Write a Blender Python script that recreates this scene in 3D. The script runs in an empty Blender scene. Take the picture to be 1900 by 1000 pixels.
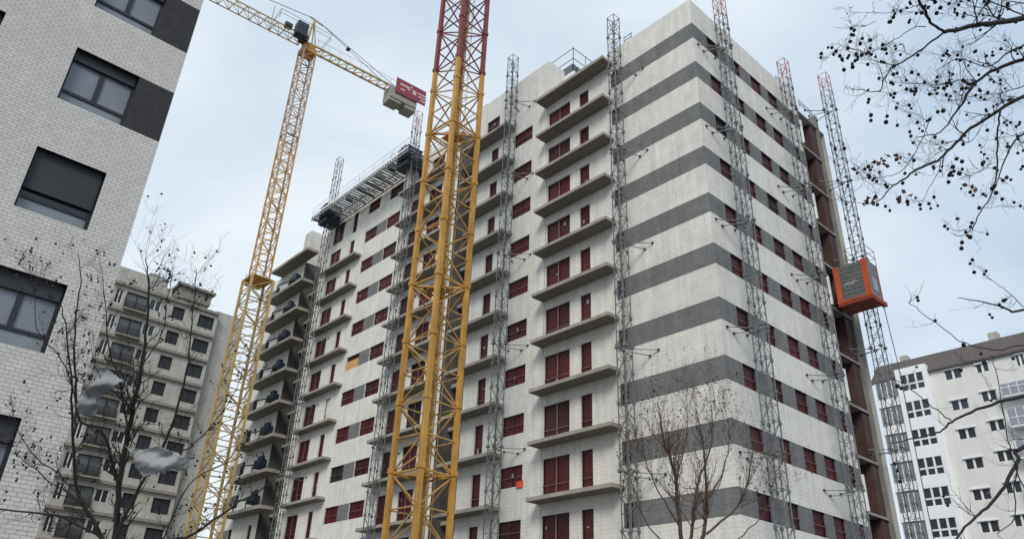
import bpy, bmesh, math, random
from math import radians as R, sin, cos, pi
from mathutils import Vector as V, Matrix
C = bpy.context.scene.collection
SC = bpy.context.scene
# ------------------------------------------------------------ camera
CAM = V((18.0048, -29.3511, 1.6271)); FPX = 1416.28
RT = V((0.677366, 0.734716, 0.036976)); UP = V((0.321888, -0.341209, 0.883156)); FW = V((-0.661485, 0.586318, 0.467620))
cd = bpy.data.cameras.new('camera'); cam = bpy.data.objects.new('camera', cd); C.objects.link(cam)
m = Matrix(((RT.x, UP.x, -FW.x), (RT.y, UP.y, -FW.y), (RT.z, UP.z, -FW.z))).to_4x4(); m.translation = CAM
cam.matrix_world = m
cd.sensor_fit = 'HORIZONTAL'; cd.sensor_width = 36; cd.lens = 36 * FPX / 1900; cd.clip_end = 3000; cd.clip_start = 0.1
SC.camera = cam
# ------------------------------------------------------------ sky, sun, exposure
SUN_EL, SUN_AZ = R(40), R(142)      # azimuth clockwise from +y: light from behind the camera, over both visible faces
w = bpy.data.worlds.new('World'); SC.world = w; w.use_nodes = True
n = w.node_tree.nodes; l = w.node_tree.links
bg = n['Background']; bg.inputs['Strength'].default_value = 0.12
sky = n.new('ShaderNodeTexSky'); sky.sky_type = 'NISHITA'; sky.sun_disc = False
sky.sun_elevation = SUN_EL; sky.sun_rotation = SUN_AZ; sky.air_density = 1.0; sky.dust_density = 1.5
tc = n.new('ShaderNodeTexCoord'); mp = n.new('ShaderNodeMapping'); mp.inputs['Scale'].default_value = (1, 1, 2.2)
nz = n.new('ShaderNodeTexNoise'); nz.inputs['Scale'].default_value = 1.3; nz.inputs['Detail'].default_value = 7; nz.inputs['Roughness'].default_value = .55
cr = n.new('ShaderNodeValToRGB'); cr.color_ramp.elements[0].position = .2; cr.color_ramp.elements[0].color = (.86, .86, .86, 1)
cr.color_ramp.elements[1].position = .8; cr.color_ramp.elements[1].color = (.97, .97, .97, 1)
# thinner cloud towards the right of the picture (east), denser low in the west
sx = n.new('ShaderNodeSeparateXYZ'); mr = n.new('ShaderNodeMapRange')
mr.inputs['From Min'].default_value = -.95; mr.inputs['From Max'].default_value = .1
mr.inputs['To Min'].default_value = 1.0; mr.inputs['To Max'].default_value = .0
cc = n.new('ShaderNodeMix'); cc.data_type = 'RGBA'
cc.inputs[6].default_value = (3.35, 4.1, 5.0, 1); cc.inputs[7].default_value = (5.3, 5.75, 6.05, 1)
mx = n.new('ShaderNodeMix'); mx.data_type = 'RGBA'
l.new(tc.outputs['Generated'], mp.inputs['Vector']); l.new(mp.outputs[0], nz.inputs['Vector']); l.new(nz.outputs['Fac'], cr.inputs[0])
l.new(tc.outputs['Generated'], sx.inputs[0]); l.new(sx.outputs['X'], mr.inputs['Value']); nz2 = n.new('ShaderNodeTexNoise'); nz2.inputs['Scale'].default_value = 2.6; nz2.inputs['Detail'].default_value = 6; nz2.inputs['Roughness'].default_value = .5; nz2.inputs['Distortion'].default_value = .4
mr2 = n.new('ShaderNodeMapRange'); mr2.inputs['From Min'].default_value = .35; mr2.inputs['From Max'].default_value = .68; mr2.inputs['To Min'].default_value = -.35; mr2.inputs['To Max'].default_value = .45
ad = n.new('ShaderNodeMath'); ad.operation = 'ADD'; ad.use_clamp = True
l.new(mp.outputs[0], nz2.inputs['Vector']); l.new(nz2.outputs['Fac'], mr2.inputs['Value']); l.new(mr.outputs[0], ad.inputs[0]); l.new(mr2.outputs[0], ad.inputs[1]); l.new(ad.outputs[0], cc.inputs[0])
l.new(cr.outputs[0], mx.inputs[0]); l.new(sky.outputs[0], mx.inputs[6]); l.new(cc.outputs[2], mx.inputs[7]); l.new(mx.outputs[2], bg.inputs['Color'])
sd = bpy.data.lights.new('sun', 'SUN'); sd.energy = 1.5; sd.angle = R(22); sd.color = (1, .96, .9)
so = bpy.data.objects.new('sun', sd); C.objects.link(so)
sdir = V((sin(SUN_AZ) * cos(SUN_EL), cos(SUN_AZ) * cos(SUN_EL), sin(SUN_EL)))
so.rotation_euler = sdir.to_track_quat('Z', 'Y').to_euler(); so.location = (0, -60, 90)
SC.view_settings.view_transform = 'Standard'; SC.view_settings.look = 'None'; SC.view_settings.exposure = .5; SC.view_settings.gamma = 1
random.seed(7)

# ------------------------------------------------------------ materials
def mat(name, col, rough=.8, metal=0, var=.0, vscale=3., brick=None, streak=0, bump=0, spec=.5, alpha=1, grime=0, rand=0):
    mt = bpy.data.materials.new(name); mt.use_nodes = True
    n = mt.node_tree.nodes; l = mt.node_tree.links; b = n['Principled BSDF']
    b.inputs['Roughness'].default_value = rough; b.inputs['Metallic'].default_value = metal
    b.inputs['Specular IOR Level'].default_value = spec; b.inputs['Alpha'].default_value = alpha
    tc = n.new('ShaderNodeTexCoord'); cur = None
    c4 = (*col, 1)
    if brick:
        bw, bh, mo, mcol, bcol2 = brick
        s = n.new('ShaderNodeSeparateXYZ'); a = n.new('ShaderNodeMath'); a.operation = 'ADD'; cb = n.new('ShaderNodeCombineXYZ')
        l.new(tc.outputs['Object'], s.inputs[0]); l.new(s.outputs['X'], a.inputs[0]); l.new(s.outputs['Y'], a.inputs[1])
        l.new(a.outputs[0], cb.inputs['X']); l.new(s.outputs['Z'], cb.inputs['Y'])
        br = n.new('ShaderNodeTexBrick'); l.new(cb.outputs[0], br.inputs['Vector'])
        br.inputs['Scale'].default_value = 1; br.inputs['Brick Width'].default_value = bw; br.inputs['Row Height'].default_value = bh
        br.inputs['Mortar Size'].default_value = mo; br.inputs['Mortar Smooth'].default_value = .2
        br.inputs['Color1'].default_value = c4; br.inputs['Color2'].default_value = (*bcol2, 1); br.inputs['Mortar'].default_value = (*mcol, 1)
        cur = br.outputs['Color']
    def mul(cur, fac_socket, lo, hi):
        r = n.new('ShaderNodeMapRange'); r.inputs['From Min'].default_value = .3; r.inputs['From Max'].default_value = .7
        r.inputs['To Min'].default_value = lo; r.inputs['To Max'].default_value = hi; l.new(fac_socket, r.inputs['Value'])
        x = n.new('ShaderNodeVectorMath'); x.operation = 'SCALE'
        if cur is None: x.inputs[0].default_value = col
        else: l.new(cur, x.inputs[0])
        l.new(r.outputs[0], x.inputs['Scale']); return x.outputs[0]
    if var:
        nz = n.new('ShaderNodeTexNoise'); nz.inputs['Scale'].default_value = vscale; nz.inputs['Detail'].default_value = 6; nz.inputs['Roughness'].default_value = .65
        l.new(tc.outputs['Object'], nz.inputs['Vector']); cur = mul(cur, nz.outputs['Fac'], 1 - var, 1 + var)
    if streak:
        mp = n.new('ShaderNodeMapping'); mp.inputs['Scale'].default_value = (2.2, 2.2, .16); l.new(tc.outputs['Object'], mp.inputs['Vector'])
        nz = n.new('ShaderNodeTexNoise'); nz.inputs['Scale'].default_value = 1.5; nz.inputs['Detail'].default_value = 5; l.new(mp.outputs[0], nz.inputs['Vector'])
        cur = mul(cur, nz.outputs['Fac'], 1 - streak, 1 + streak * .6)
    if grime:
        nz = n.new('ShaderNodeTexNoise'); nz.inputs['Scale'].default_value = .35; nz.inputs['Detail'].default_value = 3; l.new(tc.outputs['Object'], nz.inputs['Vector'])
        cur = mul(cur, nz.outputs['Fac'], 1 - grime, 1 + grime * .4)
    if rand:
        oi = n.new('ShaderNodeObjectInfo'); r_ = n.new('ShaderNodeMapRange'); r_.inputs['To Min'].default_value = 1 - rand; r_.inputs['To Max'].default_value = 1 + rand
        l.new(oi.outputs['Random'], r_.inputs['Value']); x_ = n.new('ShaderNodeVectorMath'); x_.operation = 'SCALE'
        if cur is None: x_.inputs[0].default_value = col
        else: l.new(cur, x_.inputs[0])
        l.new(r_.outputs[0], x_.inputs['Scale']); cur = x_.outputs[0]
    if cur is None: b.inputs['Base Color'].default_value = c4
    else: l.new(cur, b.inputs['Base Color'])
    if bump:
        nz = n.new('ShaderNodeTexNoise'); nz.inputs['Scale'].default_value = 40; nz.inputs['Detail'].default_value = 4
        l.new(tc.outputs['Object'], nz.inputs['Vector']); bm = n.new('ShaderNodeBump'); bm.inputs['Strength'].default_value = bump; bm.inputs['Distance'].default_value = .02
        l.new(nz.outputs['Fac'], bm.inputs['Height']); l.new(bm.outputs[0], b.inputs['Normal'])
    return mt
M = {
 'cream': mat('cream_block', (.75, .725, .655), .9, var=.09, vscale=1.6, brick=(.40, .20, .012, (.58, .56, .505), (.72, .695, .63)), streak=.11, grime=.07),
 'grey': mat('grey_block', (.185, .185, .182), .9, var=.12, vscale=2.2, brick=(.40, .20, .012, (.125, .125, .125), (.16, .16, .158)), streak=.16),
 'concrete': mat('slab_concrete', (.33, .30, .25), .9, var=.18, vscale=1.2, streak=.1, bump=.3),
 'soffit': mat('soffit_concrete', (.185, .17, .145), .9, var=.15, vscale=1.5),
 'rawwall': mat('raw_concrete', (.22, .205, .185), .95, var=.25, vscale=.9, streak=.2),
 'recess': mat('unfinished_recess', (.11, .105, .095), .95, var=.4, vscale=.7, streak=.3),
 'redbrick': mat('red_brick', (.085, .032, .027), .9, var=.3, vscale=1.1, brick=(.25, .07, .01, (.08, .06, .055), (.06, .024, .02)), streak=.2),
 'maroon': mat('maroon_film', (.064, .0065, .0075), .5, var=.6, vscale=2.2, spec=.3, rand=.4),
 'maroonframe': mat('maroon_frame', (.022, .004, .006), .5),
 'rail': mat('thin_rail', (.26, .15, .14), .5, metal=.3),
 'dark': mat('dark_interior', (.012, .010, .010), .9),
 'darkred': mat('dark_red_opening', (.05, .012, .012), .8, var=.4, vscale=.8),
 'yellow': mat('yellow_paint', (.52, .27, .05), .5, var=.25, vscale=1.1, spec=.4, streak=.25),
 'yellow3': mat('worn_yellow_paint', (.46, .27, .085), .6, var=.4, vscale=1.2, spec=.4),
 'yellow2': mat('pale_yellow_paint', (.46, .325, .13), .55, var=.2, vscale=1.2, spec=.4),
 'redp': mat('faded_red_paint', (.21, .035, .03), .5, var=.2, vscale=2),
 'redc': mat('pale_red_paint', (.42, .27, .16), .55, var=.2, vscale=2),
 'galv': mat('galvanised', (.17, .175, .175), .6, metal=.15, var=.2, vscale=3),
 'lightgalv': mat('light_galvanised', (.27, .27, .25), .6, metal=.1, var=.25, vscale=2),
 'darksteel': mat('dark_steel', (.05, .05, .055), .5, metal=.4),
 'white': mat('white_paint', (.78, .79, .80), .6, var=.04, vscale=2),
 'pinkred': mat('pink_red_paint', (.45, .20, .22), .6),
 'orange': mat('orange_paint', (.44, .075, .014), .5, var=.25, vscale=2, streak=.2),
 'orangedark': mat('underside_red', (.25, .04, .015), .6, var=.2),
 'mesh': mat('grey_mesh_panel', (.15, .155, .155), .5, metal=.3, var=.3, vscale=9),
 'glass': mat('glass', (.14, .16, .18), .08, spec=.9, var=.2, vscale=.8),
 'glassdark': mat('dark_glass', (.035, .04, .048), .12, spec=.6, var=.4, vscale=.5),
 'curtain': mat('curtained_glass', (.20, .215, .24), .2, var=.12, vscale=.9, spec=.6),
 'curtain2': mat('worn_lettering', (.42, .42, .40), .8, var=.5, vscale=9),
 'sheetpane': mat('lower_glass', (.21, .235, .25), .3, var=.12, spec=.7),
 'anthracite': mat('anthracite_frame', (.018, .019, .023), .45),
 'shutter': mat('shutter', (.028, .030, .036), .6, brick=(50, .055, .006, (.010, .010, .012), (.03, .032, .038))),
 'wbrick': mat('white_brick', (.64, .61, .56), .9, var=.08, vscale=3, brick=(.19, .085, .010, (.38, .365, .335), (.58, .555, .51)), grime=.04),
 'dbrick': mat('charcoal_brick', (.040, .040, .043), .9, var=.2, vscale=3, brick=(.19, .085, .010, (.02, .02, .02), (.032, .032, .034))),
 'blcream': mat('render_beige', (.44, .42, .37), .9, var=.1, vscale=.7, streak=.15),
 'blslab': mat('beige_band', (.27, .24, .20), .9, var=.15),
 'brwhite': mat('white_render', (.86, .87, .87), .9, var=.03, vscale=.6, streak=.04),
 'brcream': mat('cream_render', (.74, .72, .68), .9, var=.05, vscale=.6, streak=.06),
 'roofbrown': mat('brown_roof', (.115, .095, .088), .85, var=.12, vscale=2, brick=(.4, .3, .015, (.09, .075, .07), (.10, .085, .08))),
 'awning': mat('grey_awning', (.30, .31, .34), .8, var=.12, vscale=3),
 'bark': mat('bark', (.022, .018, .016), .95, var=.35, vscale=14),
 'barkmid': mat('bark_grey', (.045, .038, .033), .95, var=.35, vscale=9),
 'barklight': mat('bark_light', (.12, .078, .055), .95, var=.35, vscale=9),
 'seed': mat('seed_ball', (.012, .009, .007), .95),
 'leaf': mat('dry_leaf', (.13, .055, .025), .8, var=.4, vscale=12),
 'sheet': mat('grey_plastic_sheet', (.36, .37, .38), .75, var=.15, vscale=2, alpha=.82, spec=.2),
 'navy': mat('navy_box', (.012, .022, .04), .6, var=.4, vscale=3),
 'wood': mat('scaffold_board', (.36, .31, .22), .85, var=.25, vscale=2),
 'plywood': mat('plywood', (.62, .33, .11), .8, var=.12, vscale=3),
 'asphalt': mat('asphalt', (.06, .06, .06), .95, var=.2, vscale=.8),
 'paving': mat('paving', (.30, .29, .27), .9, var=.1, vscale=1, brick=(.4, .4, .01, (.2, .19, .18), (.27, .26, .25))),
 'cloth': mat('orange_cloth', (.7, .09, .03), .8),
 'counterw': mat('counterweight', (.30, .285, .24), .9, var=.15),
 'signred': mat('sign_red', (.24, .035, .045), .5, var=.15),
 'signw': mat('sign_lettering', (.6, .42, .42), .5),
}

# ------------------------------------------------------------ mesh helper
class MB:
    def __init__(s): s.v = []; s.f = []; s.mi = []
    def quad(s, a, b, c, d, mi=0):
        i = len(s.v); s.v += [tuple(a), tuple(b), tuple(c), tuple(d)]; s.f.append((i, i + 1, i + 2, i + 3)); s.mi.append(mi)
    def box(s, x0, x1, y0, y1, z0, z1, mi=0):
        x0, x1 = sorted((x0, x1)); y0, y1 = sorted((y0, y1)); z0, z1 = sorted((z0, z1)); i = len(s.v)
        s.v += [(x0, y0, z0), (x1, y0, z0), (x1, y1, z0), (x0, y1, z0), (x0, y0, z1), (x1, y0, z1), (x1, y1, z1), (x0, y1, z1)]
        for f in ((0, 3, 2, 1), (4, 5, 6, 7), (0, 1, 5, 4), (1, 2, 6, 5), (2, 3, 7, 6), (3, 0, 4, 7)): s.f.append(tuple(i + k for k in f)); s.mi.append(mi)
        return s
    def bar(s, a, b, r, mi=0, sides=4, r2=None, cap=True):
        a = V(a); b = V(b); d = b - a
        if d.length < 1e-6: return s
        d.normalize(); q = V((0, 0, 1)) if abs(d.z) < .9 else V((1, 0, 0)); e1 = d.cross(q).normalized(); e2 = d.cross(e1)
        r2 = r if r2 is None else r2; i = len(s.v)
        for p, rr in ((a, r), (b, r2)):
            for k in range(sides):
                t = 2 * pi * (k + .5) / sides; s.v.append(tuple(p + e1 * rr * cos(t) + e2 * rr * sin(t)))
        for k in range(sides): s.f.append((i + k, i + (k + 1) % sides, i + sides + (k + 1) % sides, i + sides + k)); s.mi.append(mi)
        if cap: s.f.append(tuple(i + k for k in range(sides))[::-1]); s.mi.append(mi); s.f.append(tuple(i + sides + k for k in range(sides))); s.mi.append(mi)
        return s
    def path(s, pts, rs, mi=0, sides=5):
        i0 = len(s.v); nP = len(pts); e1 = None
        for j, p in enumerate(pts):
            d = (pts[min(j + 1, nP - 1)] - pts[max(j - 1, 0)]).normalized()
            if e1 is None: q = V((0, 0, 1)) if abs(d.z) < .9 else V((1, 0, 0)); e1 = d.cross(q).normalized()
            e1 = (e1 - d * e1.dot(d)).normalized(); e2 = d.cross(e1)
            for k in range(sides):
                t = 2 * pi * k / sides; s.v.append(tuple(p + e1 * rs[j] * cos(t) + e2 * rs[j] * sin(t)))
        for j in range(nP - 1):
            for k in range(sides):
                a = i0 + j * sides + k; b = i0 + j * sides + (k + 1) % sides; s.f.append((a, b, b + sides, a + sides)); s.mi.append(mi)
        return s
    def ball(s, c, r, mi=0, sc=(1, 1, 1)):
        i = len(s.v); t = (1 + 5 ** .5) / 2; L = (1 + t * t) ** .5
        P = [(-1, t, 0), (1, t, 0), (-1, -t, 0), (1, -t, 0), (0, -1, t), (0, 1, t), (0, -1, -t), (0, 1, -t), (t, 0, -1), (t, 0, 1), (-t, 0, -1), (-t, 0, 1)]
        s.v += [(c[0] + p[0] / L * r * sc[0], c[1] + p[1] / L * r * sc[1], c[2] + p[2] / L * r * sc[2]) for p in P]
        for f in ((0, 11, 5), (0, 5, 1), (0, 1, 7), (0, 7, 10), (0, 10, 11), (1, 5, 9), (5, 11, 4), (11, 10, 2), (10, 7, 6), (7, 1, 8), (3, 9, 4), (3, 4, 2), (3, 2, 6), (3, 6, 8), (3, 8, 9), (4, 9, 5), (2, 4, 11), (6, 2, 10), (8, 6, 7), (9, 8, 1)):
            s.f.append(tuple(i + k for k in f)); s.mi.append(mi)
        return s
    def build(s, name, mats, parent=None, smooth=False, off=None):
        me = bpy.data.meshes.new(name); vs = s.v if off is None else [(a - off[0], b - off[1], c - off[2]) for a, b, c in s.v]
        me.from_pydata(vs, [], s.f)
        for mm in (mats if isinstance(mats, (list, tuple)) else [mats]): me.materials.append(M[mm])
        me.polygons.foreach_set('material_index', s.mi)
        if smooth: me.polygons.foreach_set('use_smooth', [True] * len(s.f))
        me.update(); o = bpy.data.objects.new(name, me); C.objects.link(o)
        if parent: o.parent = parent
        return o
def thing(name, label, cat, loc=(0, 0, 0), group=None, rz=0):
    o = bpy.data.objects.new(name, None); C.objects.link(o); o.location = loc; o.rotation_euler = (0, 0, rz)
    o['label'] = label; o['category'] = cat
    if group: o['group'] = group
    return o
def tag(o, label, cat, group=None):
    o['label'] = label; o['category'] = cat
    if group: o['group'] = group
    return o
def copy_part(src, parent, loc, name=None):
    o = src.copy(); C.objects.link(o); o.parent = parent; o.location = loc
    for ch in src.children:
        c = ch.copy(); C.objects.link(c); c.parent = o
    return o
def at(u, v, d):
    return CAM + (RT * ((u - 950) / FPX) + UP * ((500 - v) / FPX) + FW) * d
# facade with real openings: axis 'x' = runs along x at y=c (outside is -y); axis 'y' = runs along y at x=c (outside is +x)
def facade(mb, axis, c, u0, u1, z0, z1, holes, bands=(), depth=.24, mi=0, bmi=1, rmi=None):
    us = sorted({round(t, 4) for t in [u0, u1] + [h[0] for h in holes] + [h[1] for h in holes] + [b[0] for b in bands] + [b[1] for b in bands] if u0 <= t <= u1})
    zs = sorted({round(t, 4) for t in [z0, z1] + [h[2] for h in holes] + [h[3] for h in holes] + [b[2] for b in bands] + [b[3] for b in bands] if z0 <= t <= z1})
    def pt(u, z, d=0): return (u, c + d, z) if axis == 'x' else (c - d, u, z)
    for i in range(len(us) - 1):
        for j in range(len(zs) - 1):
            um = (us[i] + us[i + 1]) / 2; zm = (zs[j] + zs[j + 1]) / 2
            if any(h[0] < um < h[1] and h[2] < zm < h[3] for h in holes): continue
            mm = bmi if any(b[0] < um < b[1] and b[2] < zm < b[3] for b in bands) else mi
            mb.quad(pt(us[i], zs[j]), pt(us[i + 1], zs[j]), pt(us[i + 1], zs[j + 1]), pt(us[i], zs[j + 1]), mm)
    for (a, b, zl, zh) in holes:
        inb = any(t[0] <= a and b <= t[1] and t[2] - .01 <= zl and zh <= t[3] + .01 for t in bands)
        mm = rmi if rmi is not None else (bmi if inb else mi)
        mb.quad(pt(a, zl), pt(a, zl, depth), pt(b, zl, depth), pt(b, zl), mm); mb.quad(pt(a, zh), pt(b, zh), pt(b, zh, depth), pt(a, zh, depth), mm)
        mb.quad(pt(a, zl), pt(a, zh), pt(a, zh, depth), pt(a, zl, depth), mm); mb.quad(pt(b, zl), pt(b, zl, depth), pt(b, zh, depth), pt(b, zh), mm)
# window unit local: width along local x, bottom-left at origin, outside is -y ; rotated for x-facing walls
def win_unit(wd, ht, cols=1, rails=(.33,), tone='maroon', variant=0):
    p = MB(); p.box(0, wd, .14, .2, 0, ht)
    f = MB(); t = .045
    for a, b in ((0, t), (wd - t, wd)): f.box(a, b, .10, .139, 0, ht)
    f.box(t, wd - t, .10, .139, 0, t); f.box(t, wd - t, .10, .139, ht - t, ht)
    for k in range(1, cols): f.box(wd * k / cols - .03, wd * k / cols + .03, .10, .138, t, ht - t)
    r = MB()
    for q in rails: r.bar((.0, .05, ht * q), (wd, .05, ht * q), .018)
    if cols > 1 and ht > 1.5: r.box(wd * .5 - .035, wd * .5 + .035, .07, .098, .0, ht)
    return p, f, r

# ------------------------------------------------------------ ground
g = MB(); g.box(-600, 600, -600, 600, -.5, -.02); o = g.build('ground', 'asphalt'); o['kind'] = 'structure'
g = MB(); g.box(-60, 30, -27, -1.5, -.016, .0); o = g.build('pavement', 'paving'); o['kind'] = 'structure'

# ------------------------------------------------------------ main apartment block
ZT = 36.08
blk = thing('apartment_block', 'tall unfinished apartment block of cream masonry with grey stripes round its corner and maroon openings', 'building', (-27, 6, 0))
OFF = (-27, 6, 0)
def B(mb, name, mats, parent=blk, smooth=False):
    return mb.build(name, mats, parent, smooth, OFF if parent is blk else None)
BH, DH = 1.18, 2.15
holesF = []; bandsF = []; wins = []; doors = []; slits = []
for k in range(0, 11):
    zt = ZT - 3 * k
    bandsF.append((-6.3, 0, zt - BH, zt)); bandsF.append((-33.2, -31.7, zt - BH, zt))
    slits.append((-6.25, -5.72, zt - BH, zt))
    doors += [(-9.06, -8.24, zt - DH, zt, 1), (-11.93, -9.89, zt - DH, zt, 2), (-17.95, -17.15, zt - DH, zt, 1)]
    wins.append((-15.41, -13.53, zt - BH, zt, 2))
for k in range(-1, 11):
    zt = ZT - 3 * k
    wins += [(-31.7, -29.7, zt - BH, zt, 2), (-35.1, -33.2, zt - BH, zt, 2)]
    doors += [(-28.1, -26.2, zt - DH, zt, 2), (-25.6, -23.9, zt - DH, zt, 2), (-37.6, -36.85, zt - DH, zt, 1), (-41.0, -39.2, zt - DH, zt, 2)]
wins.append((-18.65, -17.2, ZT + 3 - BH, ZT + 3, 2))
kd = []
for k in range(0, 11):
    zt = ZT - 3 * k
    kd.append((-47.9, -47.25, zt - DH, zt, 1)); kd.append((-51.9, -51.1, zt - BH, zt, 1)); bandsF.append((-54.2, -51.9, zt - BH, zt))
H = lambda L: [(a[0], a[1], a[2], a[3]) for a in L]
allh = H(wins) + H(doors) + H(slits) + H(kd)
sel = lambda L, a, b, z0=-1, z1=99: [h for h in L if a <= h[0] and h[1] <= b and z0 <= h[2] and h[3] <= z1]
mb = MB()
facade(mb, 'x', 0, -6.4, 0, 0, 38.0, sel(allh, -6.4, 0), sel(bandsF, -6.4, 0))
facade(mb, 'x', 0, -11.66 - .34, -6.4, 0, 36.72, sel(allh, -12, -6.4))
facade(mb, 'x', 0, -19.4, -12.0, 0, 41.05, sel(allh, -19.4, -12.0))
facade(mb, 'x', 0, -42.6, -21.9, 0, 40.2, sel(allh, -42.6, -21.9), sel(bandsF, -42.6, -21.9))
facade(mb, 'x', 0, -54.6, -46.2, 0, 37.2, sel(allh, -54.6, -46.2), sel(bandsF, -54.6, -46.2))
# right-hand face
winR = []; bandR = []
for k in range(0, 11):
    zt = ZT - 3 * k; bandR.append((0, 12.2, zt - BH, zt))
    for a, b in ((1.46, 2.6), (4.07, 5.06), (6.26, 7.52), (8.32, 9.55), (11.0, 11.7)): winR.append((a, b, zt - BH, zt, 1))
facade(mb, 'y', 0, 0, 12.2, 0, 38.0, H(winR), bandR)
# step returns, roofs, back and interior sides
mb.quad((-12.0, 0, 36.72), (-12.0, 0, 41.05), (-12.0, 1.6, 41.05), (-12.0, 1.6, 36.72), 0)
mb.quad((-12.0, 1.6, 37.0), (-12.0, 1.6, 41.05), (-19.4, 1.6, 41.05), (-19.4, 1.6, 37.0), 0)
mb.quad((-12.0, 0, 41.05), (-19.4, 0, 41.05), (-19.4, 1.6, 41.05), (-12.0, 1.6, 41.05), 0)
mb.quad((-19.4, 0, 0), (-19.4, 3, 0), (-19.4, 3, 41.05), (-19.4, 0, 41.05), 0)
mb.quad((-42.6, 0, 0), (-42.6, 4, 0), (-42.6, 4, 40.2), (-42.6, 0, 40.2), 0)
mb.quad((-54.6, 0, 0), (-54.6, 0, 37.2), (-54.6, 12, 37.2), (-54.6, 12, 0), 0)
mb.quad((-42.6, 0, 40.2), (-21.9, 0, 40.2), (-21.9, 12, 40.2), (-42.6, 12, 40.2), 0)
mb.quad((-54.6, 0, 37.2), (-46.2, 0, 37.2), (-46.2, 12, 37.2), (-54.6, 12, 37.2), 0)
# parapet thickness of the striped corner
for q in (((-6.4, .0), (0, .3)), ((-.3, .3), (0, 12.2))):
    (x0, y0), (x1, y1) = q; mb.quad((x0, y0, 38.0), (x1, y0, 38.0), (x1, y1, 38.0), (x0, y1, 38.0), 0)
mb.quad((-6.4, .3, 36.7), (-.3, .3, 36.7), (-.3, .3, 38), (-6.4, .3, 38), 0); mb.quad((-.3, .3, 36.7), (-.3, 12.2, 36.7), (-.3, 12.2, 38), (-.3, .3, 38), 0)
mb.quad((-6.4, 0, 36.7), (-6.4, .3, 36.7), (-6.4, .3, 38), (-6.4, 0, 38), 0)
mb.quad((-21.9, .25, 36.7), (0, .25, 36.7), (0, 16, 36.7), (-21.9, 16, 36.7), 0)
mb.quad((-54.6, 16, 0), (0, 16, 0), (0, 16, 36.7), (-54.6, 16, 36.7), 0)
B(mb, 'wall', ['cream', 'grey'])
# recess stair walls
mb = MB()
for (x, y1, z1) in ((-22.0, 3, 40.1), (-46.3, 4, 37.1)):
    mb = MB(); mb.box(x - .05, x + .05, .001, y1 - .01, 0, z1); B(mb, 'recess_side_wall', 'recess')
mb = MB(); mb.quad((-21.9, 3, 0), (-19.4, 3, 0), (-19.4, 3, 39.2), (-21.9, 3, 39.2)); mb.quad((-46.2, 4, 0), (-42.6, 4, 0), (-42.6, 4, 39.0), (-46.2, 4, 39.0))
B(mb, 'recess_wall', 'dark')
for k in range(0, 12):
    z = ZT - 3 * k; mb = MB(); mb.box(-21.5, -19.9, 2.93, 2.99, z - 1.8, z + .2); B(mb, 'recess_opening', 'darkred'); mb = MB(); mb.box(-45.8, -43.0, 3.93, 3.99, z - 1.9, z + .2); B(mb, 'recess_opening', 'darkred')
    for (a, b, d) in ((-21.89, -19.41, 2.92), (-46.19, -42.61, 3.92)): mb = MB(); mb.box(a, b, .9, d, z - DH - .25, z - DH); B(mb, 'landing_slab', 'concrete')
    mb = MB(); mb.box(-20.75, -20.3, 1.1, 1.6, z - DH, z + .6); B(mb, 'recess_pillar', 'rawwall')
VR = random.Random(99)
def place(wlist, name, axis):
    cache = {}
    for i, (a, b, z0, z1, cols) in enumerate(wlist):
        key = (round(b - a, 2), round(z1 - z0, 2), cols)
        if axis == 'y': lx, ly, lz = 0 - OFF[0], a - OFF[1], z0
        else: lx, ly, lz = a - OFF[0], 0 - OFF[1], z0
        if key not in cache:
            rails = (.33,) if z1 - z0 > 1.5 else (.45,)
            p, f, r = win_unit(b - a, z1 - z0, cols, rails)
            po = p.build(name, 'maroon', blk); fo = f.build('frame', 'maroonframe', po); ro = r.build('rail', 'rail', po)
            cache[key] = po
        else: po = copy_part(cache[key], blk, (0, 0, 0))
        vr_ = VR.random()
        if vr_ < .13 or (abs(a + 37.6) < .01 and abs(z1 - (ZT - 15)) < .01):
            po.material_slots[0].link = 'OBJECT'; po.material_slots[0].material = M['dark' if vr_ < .05 else ('darkred' if vr_ < .13 else 'cream')]
        po.location = (lx, ly, lz); po.rotation_euler = (0, 0, R(90) if axis == 'y' else 0)
place([x for x in wins], 'window', 'x'); place(winR, 'window', 'y')
place(doors, 'balcony_door', 'x'); place(kd, 'balcony_door', 'x')
for (a, b, z0, z1) in slits: mb = MB(); mb.box(a, b, .15, .2, z0, z1); B(mb, 'louvre_strip', 'maroon')
rr = random.Random(77)  # added pale patches imitate white reflection spots and handle labels on the panels
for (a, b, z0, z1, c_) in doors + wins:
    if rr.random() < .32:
        x = rr.uniform(a + .1, b - .35); z = rr.uniform(z0 + .3, z1 - .6); mb = MB(); mb.box(x, x + rr.uniform(.08, .22), .085, .098, z, z + rr.uniform(.08, .3)); B(mb, 'glint_label_patch', 'curtain')
# balcony slabs
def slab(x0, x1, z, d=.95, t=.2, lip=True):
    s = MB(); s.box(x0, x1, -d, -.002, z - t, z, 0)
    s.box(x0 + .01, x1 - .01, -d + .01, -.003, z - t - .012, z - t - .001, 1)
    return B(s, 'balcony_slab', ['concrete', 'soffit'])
for k in range(-1, 11):
    zf = ZT - DH - 3 * k - .02
    if k >= 0: slab(-12.2, -6.2, zf)
    slab(-20.3, -15.3, zf) if k >= 0 else slab(-20.3, -15.3, zf, .95)
    slab(-28.85, -22.4, zf); 
    if k >= 0: slab(-41.3, -35.25, zf, .75)
for k in range(0, 11):
    slab(-51.2, -43.7, ZT - 3 * k - DH + .25, 1.25, .28)
slab(-12.25, -6.1, 36.98, 1.0, .24); slab(-51.2, -43.7, 37.48, 1.25, .27)
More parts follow.
